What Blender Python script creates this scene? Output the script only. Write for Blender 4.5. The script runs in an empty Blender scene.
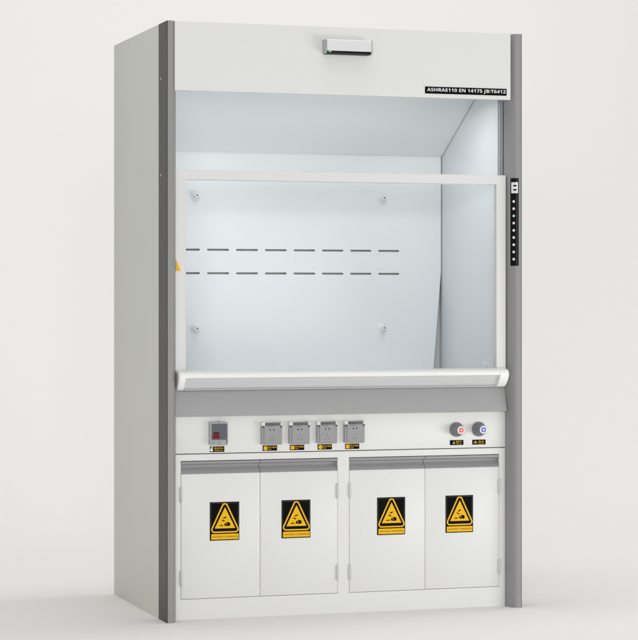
import bpy, bmesh, math
from mathutils import Vector, Matrix

S = bpy.context.scene
COL = S.collection
R = math.radians

# ------------------------------------------------------------------ camera
cam = bpy.data.cameras.new("camera")
camo = bpy.data.objects.new("camera", cam); COL.objects.link(camo)
camo.location = (-2.93025, -8.66575, 1.25674)
camo.rotation_euler = (R(90), 0, -0.3130080)
cam.sensor_fit = 'HORIZONTAL'
cam.sensor_width = 36.0
cam.lens = 36.0 * 2287.98 / 638.0
cam.shift_y = -19.13 / 638.0
cam.clip_start = 0.05
cam.clip_end = 200.0
S.camera = camo

# ------------------------------------------------------------------ world, exposure, lamps
W = bpy.data.worlds.new("World"); S.world = W; W.use_nodes = True
bg = W.node_tree.nodes["Background"]
bg.inputs[0].default_value = (1.0, 0.992, 0.98, 1)
bg.inputs[1].default_value = 0.38
S.view_settings.view_transform = 'Standard'
S.view_settings.look = 'None'
S.view_settings.exposure = 0.03
S.view_settings.gamma = 1.0
S.view_settings.use_curve_mapping = False

def area(name, loc, target, sx, sy, power, color=(1, 1, 1)):
    L = bpy.data.lights.new(name, 'AREA'); L.shape = 'RECTANGLE'
    L.size = sx; L.size_y = sy; L.energy = power; L.color = color
    o = bpy.data.objects.new(name, L); COL.objects.link(o)
    o.location = loc
    o.rotation_euler = (Vector(target) - Vector(loc)).to_track_quat('-Z', 'Y').to_euler()
    return o
area("softbox_key", (3.4, -3.2, 0.35), (-0.3, 0, 0.4), 2.8, 1.0, 70, (1, 1, 1))
area("softbox_front", (-3.4, -9.5, 2.5), (0, 0, 0.7), 3.0, 1.6, 288, (1, 1, 1))
area("softbox_top", (-1.0, -1.4, 6.5), (-0.8, -0.5, 0.0), 5.0, 4.0, 66, (1, 1, 1))
area("softbox_left", (-6.0, 1.4, 0.7), (-0.7, 0.8, 0.2), 3.0, 1.0, 5, (1, 1, 1))
area("softbox_backdrop", (2.2, 0.9, 7.5), (1.8, 5.2, 0.9), 9.0, 2.0, 242, (1, 1, 1))
for nm, x, t, sz, p, sp in (("hood_lamp_left", -0.40, (-0.70, 0.54, 1.00), 0.26, 0.56, 110), ("hood_lamp_right", 0.40, (0.70, 0.54, 1.00), 0.26, 0.56, 110),
                            ("hood_lamp_middle", 0.0, (0, 0.74, 0.82), 0.9, 0.48, 74)):
    lo = area(nm, (x, 0.19, 2.150), t, sz, 0.08, p, (0.96, 0.985, 1.0))
    lo.data.spread = R(sp)                # aim and narrow spread added to brighten the lower chamber

# ------------------------------------------------------------------ materials
def mat(name, col, rough=0.5, metal=0.0, spec=0.5, bump=0.0, scale=300.0, vary=0.0, coat=0.0):
    m = bpy.data.materials.new(name); m.use_nodes = True
    nt = m.node_tree; b = nt.nodes["Principled BSDF"]
    c = (*col, 1) if len(col) == 3 else col
    b.inputs["Base Color"].default_value = c
    b.inputs["Roughness"].default_value = rough
    b.inputs["Metallic"].default_value = metal
    b.inputs["Specular IOR Level"].default_value = spec
    b.inputs["Coat Weight"].default_value = coat
    if bump or vary:
        tc = nt.nodes.new("ShaderNodeTexCoord")
        nz = nt.nodes.new("ShaderNodeTexNoise"); nz.inputs["Scale"].default_value = scale
        nz.inputs["Detail"].default_value = 3
        nt.links.new(tc.outputs["Object"], nz.inputs["Vector"])
        if bump:
            bp = nt.nodes.new("ShaderNodeBump"); bp.inputs["Strength"].default_value = bump
            bp.inputs["Distance"].default_value = 0.0006
            nt.links.new(nz.outputs["Fac"], bp.inputs["Height"])
            nt.links.new(bp.outputs["Normal"], b.inputs["Normal"])
        if vary:
            n2 = nt.nodes.new("ShaderNodeTexNoise"); n2.inputs["Scale"].default_value = 5.0
            nt.links.new(tc.outputs["Object"], n2.inputs["Vector"])
            mr = nt.nodes.new("ShaderNodeMapRange")
            mr.inputs["To Min"].default_value = rough - vary; mr.inputs["To Max"].default_value = rough + vary
            nt.links.new(n2.outputs["Fac"], mr.inputs["Value"])
            nt.links.new(mr.outputs["Result"], b.inputs["Roughness"])
    return m

M = {}
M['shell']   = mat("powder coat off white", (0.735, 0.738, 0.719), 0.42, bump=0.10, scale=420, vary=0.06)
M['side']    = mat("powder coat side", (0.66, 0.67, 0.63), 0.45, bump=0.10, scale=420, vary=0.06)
M['liner']   = mat("phenolic liner blue white", (0.80, 0.825, 0.84), 0.42, bump=0.05, scale=200, vary=0.05)
M['post']    = mat("post grey paint", (0.275, 0.275, 0.275), 0.52, bump=0.06, scale=500, vary=0.05)
M['trim']    = mat("edge trim dark grey", (0.036, 0.036, 0.036), 0.42, spec=0.35, bump=0.06, scale=500)
M['sill']    = mat("sill grey paint", (0.375, 0.375, 0.38), 0.38, bump=0.06, scale=500, vary=0.05)
M['alu']     = mat("pull aluminium grey", (0.30, 0.30, 0.305), 0.34, bump=0.04, scale=500)
M['white']   = mat("sash white paint", (0.73, 0.73, 0.725), 0.30, vary=0.05)
M['handle']  = mat("handle white gloss", (0.86, 0.865, 0.86), 0.22, vary=0.04)
M['undershade']    = mat("grip light grey", (0.58, 0.59, 0.595), 0.35)  # grey stands in for shade under the sash handle
M['gasket']  = mat("gasket grey", (0.55, 0.57, 0.57), 0.6)
M['dark']    = mat("dark cavity", (0.05, 0.05, 0.05), 0.7)
M['gap']     = mat("cupboard inside", (0.70, 0.70, 0.68), 0.6)
M['plenum']  = mat("plenum galvanised", (0.52, 0.53, 0.52), 0.6)
M['black']   = mat("black label", (0.004, 0.004, 0.004), 0.6, spec=0.05)
M['gloss']   = mat("black acrylic", (0.006, 0.006, 0.007), 0.3, spec=0.15)
M['yellow']  = mat("sign yellow", (0.84, 0.475, 0.006), 0.5, spec=0.2)
M['amber']   = mat("dull amber print", (0.50, 0.32, 0.05), 0.5)
M['brown']   = mat("dark amber print", (0.24, 0.13, 0.02), 0.5)
M['plastic'] = mat("socket grey plastic", (0.31, 0.31, 0.315), 0.38, vary=0.05)
M['plasticd']= mat("socket dark plastic", (0.10, 0.10, 0.105), 0.45)
M['plasticl']= mat("box light plastic", (0.36, 0.37, 0.38), 0.35)
M['ear']     = mat("socket lid ear", (0.66, 0.67, 0.67), 0.3)
M['smoke']   = mat("smoked window", (0.10, 0.115, 0.135), 0.3)
M['red']     = mat("red toggle", (0.26, 0.006, 0.012), 0.5, spec=0.2)
M['redp']    = mat("red print", (0.75, 0.035, 0.04), 0.35)
M['bluep']   = mat("blue print", (0.03, 0.03, 0.55), 0.35)
M['whitep']  = mat("white print", (0.86, 0.86, 0.88), 0.35)
M['lilac']   = mat("pale blue print", (0.55, 0.58, 0.85), 0.35)
M['pink']    = mat("pink print", (0.85, 0.45, 0.48), 0.35)
M['knob']    = mat("knob slate grey", (0.175, 0.185, 0.195), 0.42)
M['silver']  = mat("display silver", (0.74, 0.76, 0.80), 0.30)
M['btn']     = mat("button pearl", (0.80, 0.82, 0.86), 0.25)
M['btnb']    = mat("button pale blue", (0.50, 0.68, 0.85), 0.25)
M['hinge']   = mat("hinge satin", (0.56, 0.565, 0.55), 0.35)
M['screw']   = mat("zinc screw", (0.62, 0.62, 0.62), 0.30, metal=0.4)
M['peg']     = mat("peg white", (0.78, 0.80, 0.81), 0.35)
M['green']   = mat("green print", (0.03, 0.32, 0.06), 0.4)
M['paper']   = mat("studio paper", (0.868, 0.856, 0.835), 0.85, spec=0.1, bump=0.05, scale=60)

# lit indicator and lamp diffuser (things that really glow)
def glow(name, col, strength):
    m = bpy.data.materials.new(name); m.use_nodes = True
    b = m.node_tree.nodes["Principled BSDF"]
    b.inputs["Base Color"].default_value = (*col, 1)
    b.inputs["Emission Color"].default_value = (*col, 1)
    b.inputs["Emission Strength"].default_value = strength
    return m
M['led'] = glow("green led", (0.10, 0.42, 0.16), 0.45)
M['tube'] = glow("hood lamp diffuser", (0.94, 0.98, 1.0), 0.5)

def glass():
    m = bpy.data.materials.new("sash glass"); m.use_nodes = True
    nt = m.node_tree; nt.nodes.clear()
    out = nt.nodes.new("ShaderNodeOutputMaterial")
    tr = nt.nodes.new("ShaderNodeBsdfTransparent"); tr.inputs[0].default_value = (0.994, 0.998, 0.998, 1)
    gl = nt.nodes.new("ShaderNodeBsdfGlossy"); gl.inputs["Roughness"].default_value = 0.02
    fr = nt.nodes.new("ShaderNodeFresnel"); fr.inputs[0].default_value = 1.12
    mx = nt.nodes.new("ShaderNodeMixShader")
    nt.links.new(fr.outputs[0], mx.inputs[0]); nt.links.new(tr.outputs[0], mx.inputs[1])
    nt.links.new(gl.outputs[0], mx.inputs[2]); nt.links.new(mx.outputs[0], out.inputs[0])
    return m
M['glass'] = glass()
def etch():
    m = bpy.data.materials.new("etched mark"); m.use_nodes = True
    nt = m.node_tree; nt.nodes.clear()
    out = nt.nodes.new("ShaderNodeOutputMaterial")
    tr = nt.nodes.new("ShaderNodeBsdfTransparent"); df = nt.nodes.new("ShaderNodeBsdfDiffuse")
    df.inputs[0].default_value = (0.85, 0.87, 0.88, 1)
    mx = nt.nodes.new("ShaderNodeMixShader"); mx.inputs[0].default_value = 0.16
    nt.links.new(tr.outputs[0], mx.inputs[1]); nt.links.new(df.outputs[0], mx.inputs[2]); nt.links.new(mx.outputs[0], out.inputs[0])
    return m
M['etch'] = etch()

# ------------------------------------------------------------------ mesh builder
class MB:
    """collects shapes into one mesh with several material slots"""
    def __init__(s): s.v = []; s.f = []; s.mi = []; s.mats = []
    def idx(s, m):
        if m not in s.mats: s.mats.append(m)
        return s.mats.index(m)
    def add(s, verts, faces, m):
        b = len(s.v); k = s.idx(m)
        s.v += [tuple(v) for v in verts]
        for f in faces: s.f.append([b + i for i in f]); s.mi.append(k)
    def bm(s, bm, m, mtx=None):
        bm.verts.index_update()
        vs = [(mtx @ v.co) if mtx else v.co.copy() for v in bm.verts]
        s.add(vs, [[v.index for v in f.verts] for f in bm.faces], m); bm.free(); return s
    def box(s, x0, x1, y0, y1, z0, z1, m, bev=0.0, seg=2):
        bm = bmesh.new(); bmesh.ops.create_cube(bm, size=1)
        for v in bm.verts:
            v.co = ((x0+x1)/2 + v.co.x*(x1-x0), (y0+y1)/2 + v.co.y*(y1-y0), (z0+z1)/2 + v.co.z*(z1-z0))
        if bev: bmesh.ops.bevel(bm, geom=bm.edges[:], offset=bev, segments=seg, affect='EDGES', profile=0.5)
        return s.bm(bm, m)
    def sweep_x(s, prof, x0, x1, m, caps=True):
        """closed (y, z) outline pushed along x"""
        n = len(prof)
        vs = [(x0, y, z) for y, z in prof] + [(x1, y, z) for y, z in prof]
        fs = [[i, (i+1) % n, n+(i+1) % n, n+i] for i in range(n)]
        if caps: fs += [list(range(n))[::-1], list(range(n, 2*n))]
        s.add(vs, fs, m); return s
    def sweep_z(s, prof, z0, z1, m):
        n = len(prof)
        vs = [(x, y, z0) for x, y in prof] + [(x, y, z1) for x, y in prof]
        fs = [[i, (i+1) % n, n+(i+1) % n, n+i] for i in range(n)]
        fs += [list(range(n))[::-1], list(range(n, 2*n))]
        s.add(vs, fs, m); return s
    def lathe(s, prof, center, axis, m, n=32):
        """(radius, height) outline spun about an axis starting at center"""
        ax = Vector(axis).normalized(); q = Vector((0, 0, 1)).rotation_difference(ax)
        c = Vector(center); vs = []; fs = []
        k = len(prof)
        for i in range(n):
            a = 2*math.pi*i/n
            for r, h in prof: vs.append(c + q @ Vector((r*math.cos(a), r*math.sin(a), h)))
        for i in range(n):
            j = (i+1) % n
            for t in range(k-1): fs.append([i*k+t, j*k+t, j*k+t+1, i*k+t+1])
        fs.append([i*k for i in range(n)][::-1]); fs.append([i*k+k-1 for i in range(n)])
        s.add(vs, fs, m); return s
    def plate(s, loops, y0, y1, m, bev=0.0):
        """flat shape in the x-z plane (first loop outline, the rest holes), from y0 (front) to y1"""
        cu = bpy.data.curves.new("t", 'CURVE'); cu.dimensions = '2D'; cu.fill_mode = 'BOTH'
        for L in loops:
            sp = cu.splines.new('POLY'); sp.points.add(len(L)-1); sp.use_cyclic_u = True
            for p, (x, z) in zip(sp.points, L): p.co = (x, z, 0, 1)
        t = (y1-y0)/2
        cu.extrude = t - bev
        if bev: cu.bevel_depth = bev; cu.bevel_resolution = 1; cu.offset = -bev
        return s.curve(cu, (y0+y1)/2, m)
    def curve(s, cu, y, m, mtx=None):
        o = bpy.data.objects.new("t", cu); COL.objects.link(o)
        dg = bpy.context.evaluated_depsgraph_get(); dg.update()
        me = bpy.data.meshes.new_from_object(o.evaluated_get(dg))
        bpy.data.objects.remove(o); bpy.data.curves.remove(cu)
        bm = bmesh.new(); bm.from_mesh(me); bpy.data.meshes.remove(me)
        T = Matrix.Translation((0, y, 0)) @ Matrix.Rotation(R(90), 4, 'X')
        if mtx: T = T @ mtx
        return s.bm(bm, m, T)
    def text(s, body, x0, x1, z0, z1, y, m, bold=0.0, t=0.0003):
        cu = bpy.data.curves.new("t", 'FONT'); cu.body = body; cu.extrude = t; cu.offset = bold
        o = bpy.data.objects.new("t", cu); COL.objects.link(o)
        dg = bpy.context.evaluated_depsgraph_get(); dg.update()
        me = bpy.data.meshes.new_from_object(o.evaluated_get(dg))
        bpy.data.objects.remove(o); bpy.data.curves.remove(cu)
        if not me.vertices: bpy.data.meshes.remove(me); return s
        xs = [v.co.x for v in me.vertices]; ys = [v.co.y for v in me.vertices]
        ax, bx, ay, by = min(xs), max(xs), min(ys), max(ys)
        vs = [(x0 + (v.co.x-ax)/(bx-ax)*(x1-x0), y - v.co.z, z0 + (v.co.y-ay)/(by-ay)*(z1-z0)) for v in me.vertices]
        s.add(vs, [list(p.vertices) for p in me.polygons], m); bpy.data.meshes.remove(me); return s
    def build(s, name, parent=None, smooth=True, origin=None, angle=35):
        me = bpy.data.meshes.new(name)
        o0 = Vector(origin) if origin is not None else Vector((0, 0, 0))
        me.from_pydata([tuple(Vector(v)-o0) for v in s.v], [], s.f); me.update()
        for m in s.mats: me.materials.append(M[m])
        for p, k in zip(me.polygons, s.mi): p.material_index = k
        bm = bmesh.new(); bm.from_mesh(me); bmesh.ops.recalc_face_normals(bm, faces=bm.faces[:]); bm.to_mesh(me); bm.free()
        if smooth:
            for p in me.polygons: p.use_smooth = True
            me.set_sharp_from_angle(angle=R(angle))
        o = bpy.data.objects.new(name, me); COL.objects.link(o); o.location = o0
        if parent is not None:
            o.parent = parent
            pw = Vector(parent.get('_w', (0, 0, 0))); o.location = o0 - pw
        o['_w'] = tuple(o0)
        return o

def sans(t):
    """plain capitals and digits swapped for the sans-serif alphabet, whose 1 has a flag"""
    return "".join(chr(0x1D5D4 + ord(c) - 65) if 'A' <= c <= 'Z' else chr(0x1D7EC + ord(c) - 48) if c.isdigit() else c for c in t)
def circ(cx, cz, r, n=24, rz=None):
    rz = rz or r
    return [(cx + r*math.cos(2*math.pi*i/n), cz + rz*math.sin(2*math.pi*i/n)) for i in range(n)]
def rect(x0, x1, z0, z1): return [(x0, z0), (x1, z0), (x1, z1), (x0, z1)]
def capsule(x0, x1, z, r, n=6):
    P = [(x1 - r + r*math.cos(a), z + r*math.sin(a)) for a in [(-90 + 180*i/n)*math.pi/180 for i in range(n+1)]]
    P += [(x0 + r + r*math.cos(a), z + r*math.sin(a)) for a in [(90 + 180*i/n)*math.pi/180 for i in range(n+1)]]
    return P
def rounded(pts, r, n=7):
    out = []; k = len(pts)
    for i in range(k):
        p = Vector(pts[i]); a = (Vector(pts[i-1]) - p).normalized(); b = (Vector(pts[(i+1) % k]) - p).normalized()
        half = a.angle(b)/2; d = r/math.tan(half)
        c = p + (a+b).normalized()*(r/math.sin(half))
        s, e = p + a*d - c, p + b*d - c
        a0 = math.atan2(s.y, s.x); a1 = math.atan2(e.y, e.x); da = (a1-a0+math.pi) % (2*math.pi) - math.pi
        for j in range(n+1):
            t = a0 + da*j/n; out.append((c.x + r*math.cos(t), c.y + r*math.sin(t)))
    return out

# ------------------------------------------------------------------ setting: studio floor running up into the backdrop
me = bpy.data.meshes.new("studio_floor"); vs = []; fs = []
prof = [(-16, 0), (-8, 0), (-3, 0), (0, 0), (2.5, 0)]
for i in range(1, 25):
    a = (math.pi/2)*i/24; prof.append((2.5 + 4*math.sin(a), 4 - 4*math.cos(a)))
prof += [(6.5, 7), (6.5, 12)]
for y, z in prof: vs += [(-16, y, z), (16, y, z)]
for i in range(len(prof)-1): fs.append([2*i, 2*i+1, 2*i+3, 2*i+2])
me.from_pydata(vs, [], fs); me.materials.append(M['paper'])
for p in me.polygons: p.use_smooth = True
fl = bpy.data.objects.new("floor", me); COL.objects.link(fl); fl['kind'] = 'structure'

# ------------------------------------------------------------------ the fume hood
hood = bpy.data.objects.new("fume_hood", None); COL.objects.link(hood)
hood['label'] = "tall white laboratory fume hood with grey posts, glass sash and four doors with hazard signs"
hood['category'] = "fume hood"
HX, HD, HH = 0.748, 0.929, 2.35
FY = 0.0625                     # plane of the control board and cupboard fronts

# side panels, back, roof
for sx in (-1, 1):
    b = MB(); x0, x1 = sorted((sx*HX, sx*(HX-0.018)))
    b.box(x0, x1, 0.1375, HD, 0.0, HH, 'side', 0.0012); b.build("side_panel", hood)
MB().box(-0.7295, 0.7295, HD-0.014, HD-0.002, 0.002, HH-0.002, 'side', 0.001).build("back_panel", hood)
MB().box(-0.7295, 0.7295, 0.030, HD-0.0145, HH-0.016, HH-0.002, 'shell', 0.001).build("top_panel", hood)

# corner posts, rounded on the inner side, with a dark trim on the outer side
inner = [(0.698, 0.136), (0.698, 0.072)]
for i in range(1, 13):           # soft bulging corner between the inner side and the front
    t = i/13.0
    p0, p1, p2, p3 = Vector((0.698, 0.072)), Vector((0.700, 0.044)), Vector((0.712, 0.0)), Vector((0.733, 0.0))
    q = p0*(1-t)**3 + p1*3*t*(1-t)**2 + p2*3*t*t*(1-t) + p3*t**3
    inner.append((q.x, q.y))
inner += [(0.733, 0.0), (0.7455, 0.0)]
posts = []
for sx in (-1, 1):
    pr = [(sx*x, y) for x, y in inner] + [(sx*0.7455, 0.136)]
    p = MB().sweep_z(pr, 0.0, HH, 'post').build("corner_post", hood, angle=40); posts.append(p)
    x0, x1 = sorted((sx*0.7457, sx*0.7482))
    t = MB().box(x0, x1, 0.0004, 0.1365, 0.0, HH, 'trim', 0.0006, 1).build("edge_trim", p)
    for z in (2.131, 1.751):
        MB().lathe([(0.0048, 0), (0.0048, 0.0014), (0.0036, 0.0024)], (sx*0.748, 0.0965, z), (sx, 0, 0), 'screw', 16).build("screw", p)
    # slim sash guide channel on the inner side of the post, above the sill
    g0, g1 = sorted((sx*0.6978, sx*0.6945))
    g = MB()
    g.box(g0, g1, 0.0765, 0.0800, 0.908, 2.078, 'gasket'); g.box(g0, g1, 0.0735, 0.0764, 0.908, 2.078, 'dark')
    g.box(g0, g1, 0.112, 0.116, 0.90, 2.078, 'gasket')
    g.build("sash_guide", p)

# control strip that follows the curve of the right post
def post_pt(s):
    L = [(Vector(a), Vector(c)) for a, c in zip(inner, inner[1:])]
    acc = 0
    for a, c in L:
        d = (c-a).length
        if acc + d >= s: return a + (c-a)*((s-acc)/d), (c-a).normalized()
        acc += d
    return L[-1][1], (L[-1][1]-L[-1][0]).normalized()
def post_strip(s0, s1, z0, z1, off, m, n=14):
    b = MB(); vs = []; fs = []
    for i in range(n+1):
        p, t = post_pt(s0 + (s1-s0)*i/n)
        # smoothed tangent
        pa, _ = post_pt(max(0, s0 + (s1-s0)*i/n - 0.006)); pb, _ = post_pt(s0 + (s1-s0)*i/n + 0.006)
        t = (pb-pa).normalized(); nrm = Vector((t.y, -t.x))
        if nrm.y > 0: nrm = -nrm
        q = p + nrm*off
        vs += [(q.x, q.y, z0), (q.x, q.y, z1), (p.x, p.y, z0), (p.x, p.y, z1)]
    for i in range(n):
        a = 4*i; c = 4*(i+1)
        fs += [[a, c, c+1, a+1], [a+2, a+3, c+3, c+2], [a, a+2, c+2, c], [a+1, c+1, c+3, a+3]]
    fs += [[0, 1, 3, 2], [4*n, 4*n+2, 4*n+3, 4*n+1]]
    b.add(vs, fs, m); return b
def s_of_x(x):
    lo, hi = 0.06, 0.17
    for _ in range(40):
        md = (lo+hi)/2
        if post_pt(md)[0].x < x: lo = md
        else: hi = md
    return lo
sA, sB = s_of_x(0.7088), s_of_x(0.7335)
cs = post_strip(sA, sB, 1.4006, 1.7596, 0.0015, 'gloss').build("control_strip", hood)
cs['label'] = "black vertical touch control strip with a small display and nine round buttons"
dsp = post_strip(s_of_x(0.7112), s_of_x(0.7305), 1.698, 1.7425, 0.0022, 'silver')
for zz in (1.7285, 1.7115):
    d2 = post_strip(s_of_x(0.7160), s_of_x(0.7262), zz-0.0032, zz+0.0032, 0.0026, 'black'); dsp.add(d2.v, d2.f, 'black')
dsp.build("display", cs)
sM = s_of_x(0.7170)
for i in range(9):
    p, t = post_pt(sM); pa, _ = post_pt(sM-0.006); pb, _ = post_pt(sM+0.006); t = (pb-pa).normalized()
    nrm = Vector((t.y, -t.x)); nrm = -nrm if nrm.y > 0 else nrm
    q = p + nrm*0.0012
    MB().lathe([(0.0056, 0), (0.0056, 0.0008), (0.0046, 0.0020), (0.002, 0.0026)], (q.x, q.y, 1.6639 - 0.02953*i), (nrm.x, nrm.y, 0),
               'btnb' if i == 2 else 'btn', 20).build("button", cs)

# fascia above the opening
fa = MB().plate([rect(-0.7160, 0.7000, 2.0795, HH-0.0005)], 0.0035, 0.0285, 'shell', 0.0012).build("fascia_panel", hood)
# standards plate, white letters on black
npb = MB().plate([rect(0.3258, 0.6818, 2.0953, 2.1236)], 0.0022, 0.0034, 'black')
np_ = npb.build("standards_plate", hood)
MB().text(sans("ASHRAE110 EN 14175 JB/T6412"), 0.3350, 0.6772, 2.1010, 2.1182, 0.0018, 'whitep', -0.010, 0.0004).build("lettering", np_, smooth=False)

# airflow monitor on the fascia
bm_ = MB()
bm_.sweep_x([(0.0030, 2.2965), (-0.034, 2.2965), (-0.043, 2.2905), (-0.043, 2.2500), (0.0030, 2.2500)], -0.1055, 0.0800, 'white')
mon = bm_.build("airflow_monitor", hood, angle=20)
for sx0 in (-0.1105, 0.0800):
    MB().box(sx0, sx0+0.005, -0.041, 0.0031, 2.2395, 2.2955, 'plasticl', 0.0015).build("end_cap", mon)
MB().sweep_x([(0.0030, 2.2498), (-0.0405, 2.2498), (-0.0405, 2.2450), (-0.030, 2.2385), (0.0030, 2.2385)], -0.1053, 0.0798, 'gloss').build("base", mon)
MB().box(-0.0985, -0.0875, -0.0425, -0.036, 2.2440, 2.2494, 'led', 0.0008).build("indicator_lamp", mon)

# ---------------- chamber
def quadbox(p0, p1, x0, x1, t, m):
    """slab between two (y, z) points, thickness t upward/backward"""
    d = (Vector(p1) - Vector(p0)).normalized(); nrm = Vector((-d.y, d.x))*t
    a, c = Vector(p0), Vector(p1)
    return MB().sweep_x([tuple(a), tuple(c), tuple(c+nrm), tuple(a+nrm)], x0, x1, m)
for sx in (-1, 1):
    x0, x1 = sorted((sx*0.7000, sx*0.7080))
    MB().box(x0, x1, 0.1378, 0.8160, 0.8935, 2.32, 'liner', 0.0008).build("side_liner", hood)
quadbox((0.7880, 1.9015), (0.137, 2.2690), -0.6975, 0.6975, 0.008, 'liner').build("ceiling_liner", hood)
MB().box(-0.700, 0.700, 0.0770, 0.9, 0.872, 0.8925, 'liner', 0.002).build("worktop", hood)

# flat baffle with two rows of slots, its lower sides cut in at a slant
XB, BY = 0.6964, 0.7895
outline = [(-0.656, 0.8940), (0.656, 0.8940), (XB, 1.383), (XB, 1.9005), (-XB, 1.9005), (-XB, 1.383)]
holes = []
for z in (1.4755, 1.3750):
    for k in range(8):
        x = -0.5024 + 0.1293*k
        holes.append(capsule(x, x + 0.0975, z, 0.0043)[::-1])
baf = MB().plate([outline] + holes, BY, BY + 0.006, 'liner').build("baffle", hood, smooth=False)
for x in (-0.424, 0.421):
    for z in (1.7065, 1.1385):
        pg = MB().lathe([(0.0215, 0.0), (0.0215, 0.003), (0.019, 0.006), (0.0135, 0.009), (0.0125, 0.026), (0.0105, 0.029)],
                        (x, BY, z), (0, -1, 0), 'peg', 28).build("rod_socket", baf)
        # small dark bore, a slightly proud ring of its own
        bo = MB().lathe([(0.0040, 0.0288), (0.0036, 0.0296)], (x, BY, z), (0, -1, 0), 'plasticd', 16)
        pm = pg.data
        b2 = bmesh.new(); b2.from_mesh(pm); pm.materials.append(M['plasticd'])
        vv = [b2.verts.new(Vector(v)) for v in bo.v]
        for f in bo.f:
            nf = b2.faces.new([vv[i] for i in f]); nf.material_index = 1
        b2.to_mesh(pm); b2.free()

MB().box(-0.6990, 0.6990, BY+0.022, BY+0.026, 0.8935, 1.90, 'plenum').build("plenum_panel", hood)
# chamber lamp behind the fascia
lamp = MB().box(-0.60, 0.60, 0.050, 0.250, 2.200, 2.215, 'white', 0.003).build("chamber_lamp", hood)
MB().box(-0.58, 0.58, 0.065, 0.245, 2.1945, 2.1995, 'tube', 0.001).build("lamp_diffuser", lamp)

# ---------------- sliding sash
sash = bpy.data.objects.new("sash", None); COL.objects.link(sash); sash.parent = hood
SX0, SX1, SZ0, SZ1 = -0.7025, 0.6965, 0.955, 1.7725
GX0, GX1, GZ1 = -0.6605, 0.6555, 1.7345
MB().plate([rect(SX0, SX1, SZ0, SZ1), rect(GX0, GX1, 0.978, GZ1)[::-1]], 0.0455, 0.074, 'white', 0.0016).build("sash_frame", sash)
gk = MB()
gk.plate([rect(GX0-0.001, GX1+0.001, 0.977, GZ1+0.001), rect(GX0+0.0028, GX1-0.0028, 0.981, GZ1-0.0032)[::-1]], 0.0540, 0.0575, 'gasket')
gk.build("gasket", sash, smooth=False)
pane = MB().box(GX0-0.0005, GX1+0.0005, 0.0578, 0.0628, 0.9775, GZ1+0.0005, 'glass').build("glass_pane", sash, smooth=False)
# pale oval mark etched on the pane
ov = MB()
cx, cz = 0.6225, 1.0015
ov.plate([circ(cx, cz, 0.0215, 36, 0.0150), circ(cx, cz, 0.0190, 36, 0.0125)[::-1]], 0.0566, 0.0576, 'etch')
ov.plate([circ(cx-0.0115, cz, 0.0050, 16)], 0.0566, 0.0576, 'etch')
ov.plate([rect(cx-0.004, cx+0.005, cz-0.005, cz+0.005)], 0.0566, 0.0576, 'etch')
ov.build("etched_mark", sash, smooth=False)
# yellow warning wedge on the left frame member
wd = MB().plate([[(-0.7015, 1.3740), (-0.6830, 1.3755), (-0.6998, 1.4165), (-0.7015, 1.4165)]], 0.0415, 0.0453, 'yellow', 0.0005)
w = wd.build("height_marker", sash); w['label'] = "small yellow triangular marker on the left sash frame"
# handle bar
prof_h = [(0.0450, 0.9825), (0.0250, 0.9823), (0.0080, 0.9800), (-0.0050, 0.9755), (-0.0125, 0.9695), (-0.0145, 0.9620), (-0.0130, 0.9565),
          (-0.0085, 0.9530), (0.0010, 0.9515), (0.0450, 0.9515)]
MB().sweep_x(prof_h, -0.6770, 0.6480, 'handle').build("handle_bar", sash, angle=50)
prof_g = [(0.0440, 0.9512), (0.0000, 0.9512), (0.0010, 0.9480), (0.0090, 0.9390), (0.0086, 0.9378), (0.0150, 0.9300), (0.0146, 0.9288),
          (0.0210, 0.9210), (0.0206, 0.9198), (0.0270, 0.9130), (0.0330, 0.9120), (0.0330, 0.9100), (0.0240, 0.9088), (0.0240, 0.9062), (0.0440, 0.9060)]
MB().sweep_x(prof_g, -0.6768, 0.6478, 'undershade').build("shade_strip", sash, angle=25)  # added strip, its grey paints the shaded lower half of the handle
prof_c = [(0.0452, 0.9832), (0.0300, 0.9830), (0.0100, 0.9808), (-0.0050, 0.9762), (-0.0135, 0.9700), (-0.0168, 0.9620), (-0.0150, 0.9500),
          (-0.0070, 0.9370), (0.0040, 0.9240), (0.0170, 0.9120), (0.0310, 0.9045), (0.0452, 0.9042)]
def cap(xa, xb, out):
    # pillow end: rings shrink slightly towards the outer end
    cy_, cz_ = 0.030, 0.945
    rings = [(xa, 1.0)] + [(xb - out*d, k) for d, k in ((0.008, 1.0), (0.004, 0.985), (0.0012, 0.955), (0.0, 0.91))]
    b = MB(); n = len(prof_c); vs = []; fs = []
    for x, k in rings:
        for y, z in prof_c:
            yy = 0.0452 + (y-0.0452)*k; vs.append((x, yy, cz_ + (z-cz_)*k))
    for r in range(len(rings)-1):
        for i in range(n): fs.append([r*n+i, r*n+(i+1) % n, (r+1)*n+(i+1) % n, (r+1)*n+i])
    fs += [list(range(n))[::-1], [(len(rings)-1)*n+i for i in range(n)]]
    b.add(vs, fs, 'handle')
    # small slot cover on the inner lower face
    return b
cl = cap(-0.6768, -0.7018, -1)
cl.sweep_x([(0.036, 0.972), (0.012, 0.970), (0.000, 0.960), (0.004, 0.940), (0.020, 0.922), (0.036, 0.914)], -0.7027, -0.7014, 'ear')
cl.build("handle_end_cap", sash, angle=40)
cap(0.6478, 0.6870, 1).build("handle_end_cap", sash, angle=40)

# ---------------- sill and control board
sl = MB().sweep_x([(0.0400, 0.8060), (0.0420, 0.8030), (0.0635, 0.8030), (0.0755, 0.9040), (0.0680, 0.9065), (0.0645, 0.9040)], -0.7060, 0.6985, 'sill')
sl.build("sill", hood, angle=40)
MB().box(-0.6995, 0.6995, 0.0600, 0.078, 0.6555, 0.8028, 'shell', 0.0012).build("control_board", hood)

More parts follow.
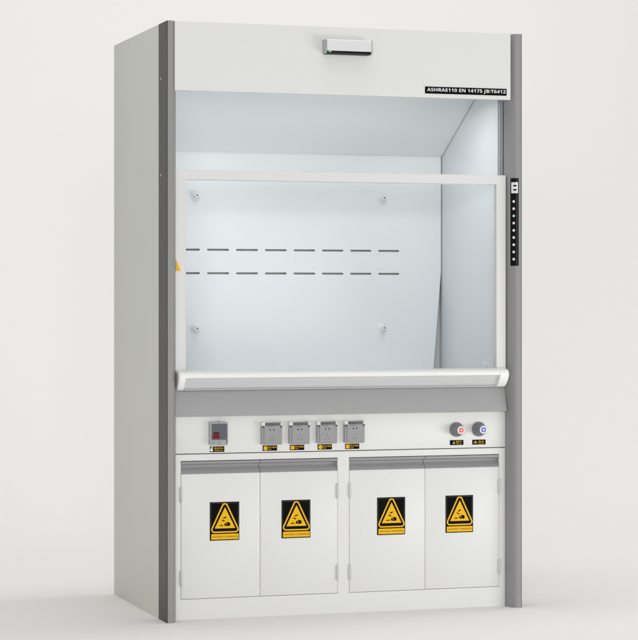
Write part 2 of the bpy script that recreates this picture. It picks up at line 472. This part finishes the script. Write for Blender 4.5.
# breaker with smoked lid
BX = -0.5656
def bx(zx): return BX + (zx-65)*0.0002525
def bz(zy): return 0.7812 - (zy-85)*0.0002505
br = MB()
br.plate([rounded(rect(bx(68), bx(352), bz(455), bz(92)), 0.004)], 0.0360, 0.0598, 'plasticl', 0.0015)
br.box(bx(205), bx(255), 0.0335, 0.0500, bz(125), bz(78), 'plastic', 0.0012)
brk = br.build("breaker_box", hood); brk['label'] = "grey breaker box with a smoked lid and two red toggles"
wb = MB().plate([rounded(rect(bx(95), bx(328), bz(372), bz(122)), 0.002)], 0.0338, 0.0359, 'smoke', 0.0006)
wb.box(bx(120), bx(205), 0.0330, 0.0337, bz(190), bz(172), 'plasticd'); wb.box(bx(222), bx(252), 0.0330, 0.0337, bz(205), bz(180), 'plasticd')
wb.box(bx(124), bx(210), 0.0326, 0.0337, bz(268), bz(256), 'black'); wb.box(bx(96), bx(326), 0.0334, 0.0337, bz(134), bz(123), 'plasticd')
wb.build("lid_window", brk)
MB().box(bx(332), bx(351), 0.0350, 0.058, bz(440), bz(122), 'plasticd', 0.001).build("side_hinge", brk)
for a, c in ((122, 160), (176, 212)):
    tg = MB(); tg.box(bx(a), bx(c), 0.0285, 0.0337, bz(320), bz(268), 'red', 0.001); tg.box(bx(a-4), bx(c+4), 0.0260, 0.0337, bz(352), bz(316), 'red', 0.0015)
    tg.build("toggle", brk)
tr = MB()
for a, c, d, e in ((100, 140, 400, 440), (205, 240, 395, 412), (195, 250, 432, 452)): tr.box(bx(a), bx(c), 0.0345, 0.0359, bz(e), bz(d), 'plastic', 0.0005)
tr.build("lid_catch", brk)

def plate_label(x0, x1, z0, z1, build, name="label_plate"):
    b = MB().plate([rect(x0, x1, z0, z1)], 0.0590, 0.0599, 'black')
    build(b, x0, z0, x1-x0, z1-z0)
    return b.build(name, hood, smooth=False)
LY = 0.0587
def lab_breaker(b, x, z, w, h):
    b.plate([rect(x+0.0015, x+0.0125, z+0.0035, z+h-0.0015)], 0.0585, 0.0589, 'whitep')
    b.plate([[(x+0.0015, z+h-0.010), (x+0.009, z+h-0.0045), (x+0.009, z+h-0.0015), (x+0.0015, z+h-0.0015)]], 0.0581, 0.0584, 'green')
    b.plate([rect(x+0.0085, x+0.0125, z+0.010, z+0.015)], 0.0581, 0.0584, 'green')
    b.text("漏电开关", x+0.0175, x+w-0.004, z+h*0.46, z+h*0.86, LY, 'yellow')
    b.text(sans("SWITCH"), x+0.0195, x+w-0.007, z+h*0.14, z+h*0.36, LY, 'amber')
plate_label(-0.5592, -0.5002, 0.6598, 0.6815, lab_breaker).__setitem__('label', "black label with a green and white symbol and yellow writing under the breaker")

# sockets with hinged lids
sock_x = (-0.3543, -0.2388, -0.1228, -0.0068)
def make_socket(x):
    z0, z1 = 0.6863, 0.7750; w = 0.0885
    r = MB()
    r.plate([rounded(rect(x+0.003, x+w-0.001, z0, z1-0.003), 0.004)], 0.0400, 0.0598, 'plastic', 0.0015)
    o = r.build("power_socket", hood)
    MB().box(x+0.014, x+w-0.012, 0.0385, 0.0398, z1-0.013, z1-0.0035, 'plasticd', 0.0005).build("hinge_recess", o)
    l = MB().plate([rounded(rect(x+0.0125, x+w-0.0125, z0+0.005, z1-0.0135), 0.003)], 0.0365, 0.0399, 'plastic', 0.0012)
    for dx in (0.0363, 0.0507): l.plate([circ(x+dx+0.001, z1-0.0305, 0.0026, 14)], 0.0359, 0.0364, 'black')
    l.box(x+0.0440, x+0.0456, 0.0359, 0.0364, z1-0.060, z1-0.053, 'plasticd')
    for sg, dx in ((1, 0.0375), (-1, 0.0515)):
        l.plate([[(x+dx-0.001*1-sg*0.0018, z1-0.066), (x+dx+0.001-sg*0.0018, z1-0.066), (x+dx+0.001+sg*0.0018, z1-0.0725), (x+dx-0.001+sg*0.0018, z1-0.0725)]], 0.0359, 0.0364, 'plasticd')
    l.plate([rect(x+0.024, x+0.049, z1-0.0188, z1-0.0172)], 0.0361, 0.0364, 'plasticd')
    l.build("socket_lid", o)
    for a, c in ((0.0005, 0.0150), (w-0.0085, w)):
        MB().box(x+a, x+c, 0.0330, 0.0597, z1-0.0150, z1+0.0005, 'ear', 0.002).build("lid_hinge", o)
        MB().box(x+max(a, 0.0035), x+c-0.001, 0.0375, 0.0398, z1-0.0212, z1-0.0153, 'dark', 0.0004).build("hinge_gap", o)
    return o
for x, t in zip(sock_x, ("leftmost grey power socket of the row, next to the breaker", "second grey power socket from the breaker",
                         "third grey power socket from the breaker", "rightmost grey power socket of the row")):
    make_socket(x)['label'] = t
def lab_socket(square):
    def f(b, x, z, w, h):
        if square: b.plate([rounded(rect(x+0.003, x+0.0185, z+0.0030, z+h-0.0030), 0.002)], 0.0585, 0.0589, 'yellow')
        else: b.plate([circ(x+0.0115, z+h*0.49, 0.0085, 24)], 0.0585, 0.0589, 'yellow')
        b.plate([[(x+0.0125, z+h*0.75), (x+0.0085, z+h*0.46), (x+0.0112, z+h*0.46), (x+0.0100, z+h*0.22), (x+0.0145, z+h*0.54), (x+0.0117, z+h*0.54)]], 0.0582, 0.05845, 'amber')
        b.text("防水插座", x+0.0215, x+w-0.003, z+h*0.48, z+h*0.84, LY, 'yellow')
        b.text(sans("SOCKET"), x+0.0215, x+0.036, z+h*0.16, z+h*0.36, LY, 'amber')
    return f
for x, sq in zip((-0.3417, -0.2285, -0.1121, 0.0041), (False, True, False, True)):
    plate_label(x, x+0.0600, 0.6604, 0.6815, lab_socket(sq))

# service knobs
def make_knob(x, ring, core):
    z = 0.7312
    k = MB().lathe([(0.0300, 0), (0.0300, 0.006), (0.0285, 0.0085), (0.0235, 0.0095), (0.0222, 0.012), (0.0198, 0.030), (0.0185, 0.050), (0.0175, 0.0525), (0.0140, 0.0530)],
                   (x, 0.0599, z), (0, -1, 0), 'knob', 40).build("service_knob", hood)
    d = MB()
    d.lathe([(0.0158, 0.0528), (0.0158, 0.0545), (0.0152, 0.0550)], (x, 0.0599, z), (0, -1, 0), 'whitep', 36)
    d.plate([circ(x, z, 0.0108, 32), circ(x, z, 0.0050, 24)[::-1]], 0.0599-0.0556, 0.0599-0.0551, ring)
    d.plate([circ(x, z, 0.0049, 24)], 0.0599-0.0555, 0.0599-0.0551, core)
    d.plate([[(x-0.0016, z-0.008), (x+0.0016, z-0.008), (x+0.0016, z-0.0016), (x+0.008, z-0.0016), (x+0.008, z+0.0016), (x+0.0016, z+0.0016),
              (x+0.0016, z+0.008), (x-0.0016, z+0.008), (x-0.0016, z+0.0016), (x-0.008, z+0.0016), (x-0.008, z-0.0016), (x-0.0016, z-0.0016)]],
            0.0599-0.0560, 0.0599-0.0557, core)
    d.build("knob_disc", k)
    return k
make_knob(0.4838, 'redp', 'pink')['label'] = "slate grey knob with a red ring on its white disc"
make_knob(0.5815, 'bluep', 'lilac')['label'] = "slate grey knob with a blue ring on its white disc"
def lab_red(b, x, z, w, h):
    b.plate([[(x+0.010, z+h*0.25), (x+0.0235, z+h*0.25), (x+0.0205, z+h*0.62), (x+0.0175, z+h*0.62), (x+0.0165, z+h*0.86), (x+0.0145, z+h*0.60)]], 0.0585, 0.0589, 'amber')
    b.text("燃气", x+0.0260, x+w-0.008, z+h*0.40, z+h*0.86, LY, 'yellow'); b.text(sans("GAS"), x+0.028, x+w-0.010, z+h*0.14, z+h*0.30, LY, 'amber')
def lab_blue(b, x, z, w, h):
    b.plate([[(x+0.005, z+h*0.30), (x+0.0085, z+h*0.62), (x+0.012, z+h*0.66), (x+0.012, z+h*0.84), (x+0.0145, z+h*0.84), (x+0.0145, z+h*0.66),
              (x+0.0215, z+h*0.50), (x+0.0215, z+h*0.26), (x+0.0135, z+h*0.34), (x+0.009, z+h*0.24)]], 0.0585, 0.0589, 'amber')
    b.text("供水", x+0.0260, x+w-0.006, z+h*0.38, z+h*0.82, LY, 'yellow'); b.text(sans("WATER"), x+0.027, x+w-0.008, z+h*0.14, z+h*0.30, LY, 'amber')
plate_label(0.4557, 0.5148, 0.6674, 0.6878, lab_red)
plate_label(0.5538, 0.6122, 0.6675, 0.6879, lab_blue)

# ---------------- cupboard
O1 = (-0.6765, -0.0262); O2 = (0.0222, 0.6738); ZB, ZT = 0.0815, 0.6265
MB().plate([rect(-0.6995, 0.6995, 0.0, 0.6520), rect(O1[0], O1[1], ZB, ZT)[::-1], rect(O2[0], O2[1], ZB, ZT)[::-1]], 0.0625, 0.0825, 'shell', 0.0010).build("cupboard_frame", hood)
MB().box(-0.6995, 0.6995, 0.0890, 0.095, 0.0, 0.650, 'gap').build("cupboard_liner", hood)
MB().box(-0.6995, 0.6995, 0.0660, 0.0780, 0.6522, 0.6553, 'dark').build("joint_strip", hood)

def warn_sign(x0, z0, parent):
    w, h = 0.1205, 0.1517
    X = lambda zx: x0 + (zx-65)/372*w
    Z = lambda zy: z0 + (573-zy)/495*h
    b = MB().plate([rect(x0, x0+w, z0, z0+h)], 0.0604, 0.0614, 'black')
    ya, yb = 0.0600, 0.06035
    def ln(p): return [(X(a), Z(c)) for a, c in p]
    tri_o = rounded(ln([(57, 475), (453, 475), (255, 35)]), 0.0133, 9)
    tri_i = rounded(ln([(84, 457), (426, 457), (255, 78)]), 0.0076, 9)
    b.plate([tri_o, tri_i[::-1]], ya, yb, 'yellow')
    b.plate([ln([(126, 418), (386, 418), (256, 146)])], ya, yb, 'yellow')
    b.plate([ln([(82, 560), (427, 560), (427, 490), (82, 490)])], ya, yb, 'yellow')
    b.text(sans("CAUTION"), X(94), X(232), Z(534), Z(516), ya-0.0004, 'brown'); b.text(sans("CORROSIVE"), X(252), X(416), Z(534), Z(516), ya-0.0004, 'brown')
    y2, y3 = 0.0596, 0.05995
    # two tilted tubes, drops, the bar and the hand they pour on
    b.plate([ln([(228, 292), (238, 296), (276, 276), (272, 266), (248, 272)])], y2, y3, 'black')
    b.plate([ln([(206, 310), (222, 306), (254, 322), (248, 334), (228, 324)])], y2, y3, 'black')
    b.plate([ln([(280, 296), (286, 296), (284, 318), (278, 318)])], y2, y3, 'amber')
    b.plate([ln([(204, 342), (210, 342), (208, 360), (202, 360)])], y2, y3, 'amber')
    b.plate([ln([(182, 388), (232, 386), (232, 374), (214, 376), (206, 368), (198, 378), (182, 378)])], y2, y3, 'black')
    b.plate([ln([(250, 386), (312, 390), (322, 378), (322, 352), (306, 344), (288, 336), (276, 346), (264, 348), (246, 362)])], y2, y3, 'black')
    b.plate([ln([(262, 371), (290, 369), (290, 365), (262, 367)])], 0.0592, 0.05955, 'amber')
    b.plate([ln([(258, 360), (280, 357), (280, 353), (258, 356)])], 0.0592, 0.05955, 'amber')
    # thin inset line
    b.plate([rect(x0+0.004, x0+w-0.004, z0+h-0.0052, z0+h-0.0044)], ya, yb, 'plasticd')
    b.plate([rect(x0+w-0.0048, x0+w-0.004, z0+0.05, z0+h-0.0054)], ya, yb, 'plasticd')
    b.plate([rect(x0+0.004, x0+0.0048, z0+0.05, z0+h-0.0054)], ya, yb, 'plasticd')
    return b.build("hazard_sign", parent, smooth=False)
def make_door(x0, x1, hinge_x, sign_x, label):
    d = MB().box(x0, x1, 0.0615, 0.0800, 0.0832, 0.5745, 'shell', 0.0012)
    o = d.build("cupboard_door", hood); o['label'] = label
    prof_p = [(0.0613, 0.6235), (0.0613, 0.6150), (0.0640, 0.6128), (0.0820, 0.6090), (0.0835, 0.6000), (0.0812, 0.5955), (0.0635, 0.5800), (0.0613, 0.5765),
              (0.0613, 0.5747), (0.0880, 0.5747), (0.0880, 0.6235)]
    MB().sweep_x(prof_p, x0+0.0002, x1-0.0002, 'alu').build("door_pull", o, angle=30)
    for z0, z1 in ((0.1330, 0.1965), (0.4615, 0.5250)):
        r = 0.0062; H = z1-z0
        pr = [(0.0, 0.0), (r*0.6, 0.0015), (r*0.9, 0.0045), (r, 0.008), (r, H-0.008), (r*0.9, H-0.0045), (r*0.6, H-0.0015), (0.0, H)]
        hb = MB().lathe(pr, (hinge_x, 0.0605, z0), (0, 0, 1), 'hinge', 20); hb.build("hinge", o)
    warn_sign(sign_x, 0.3098, o)
make_door(-0.6751, -0.3524, -0.6752, -0.5588, "leftmost white cupboard door with a black and yellow hazard sign")
make_door(-0.3506, -0.0277, -0.0284, -0.2627, "second white cupboard door from the left with a hazard sign")
make_door(0.0237, 0.3472, 0.0244, 0.1410, "third white cupboard door from the left with a hazard sign")
make_door(0.3490, 0.6723, 0.6724, 0.4370, "rightmost white cupboard door with a hazard sign set near its middle")

for o in bpy.data.objects:
    if '_w' in o.keys(): del o['_w']
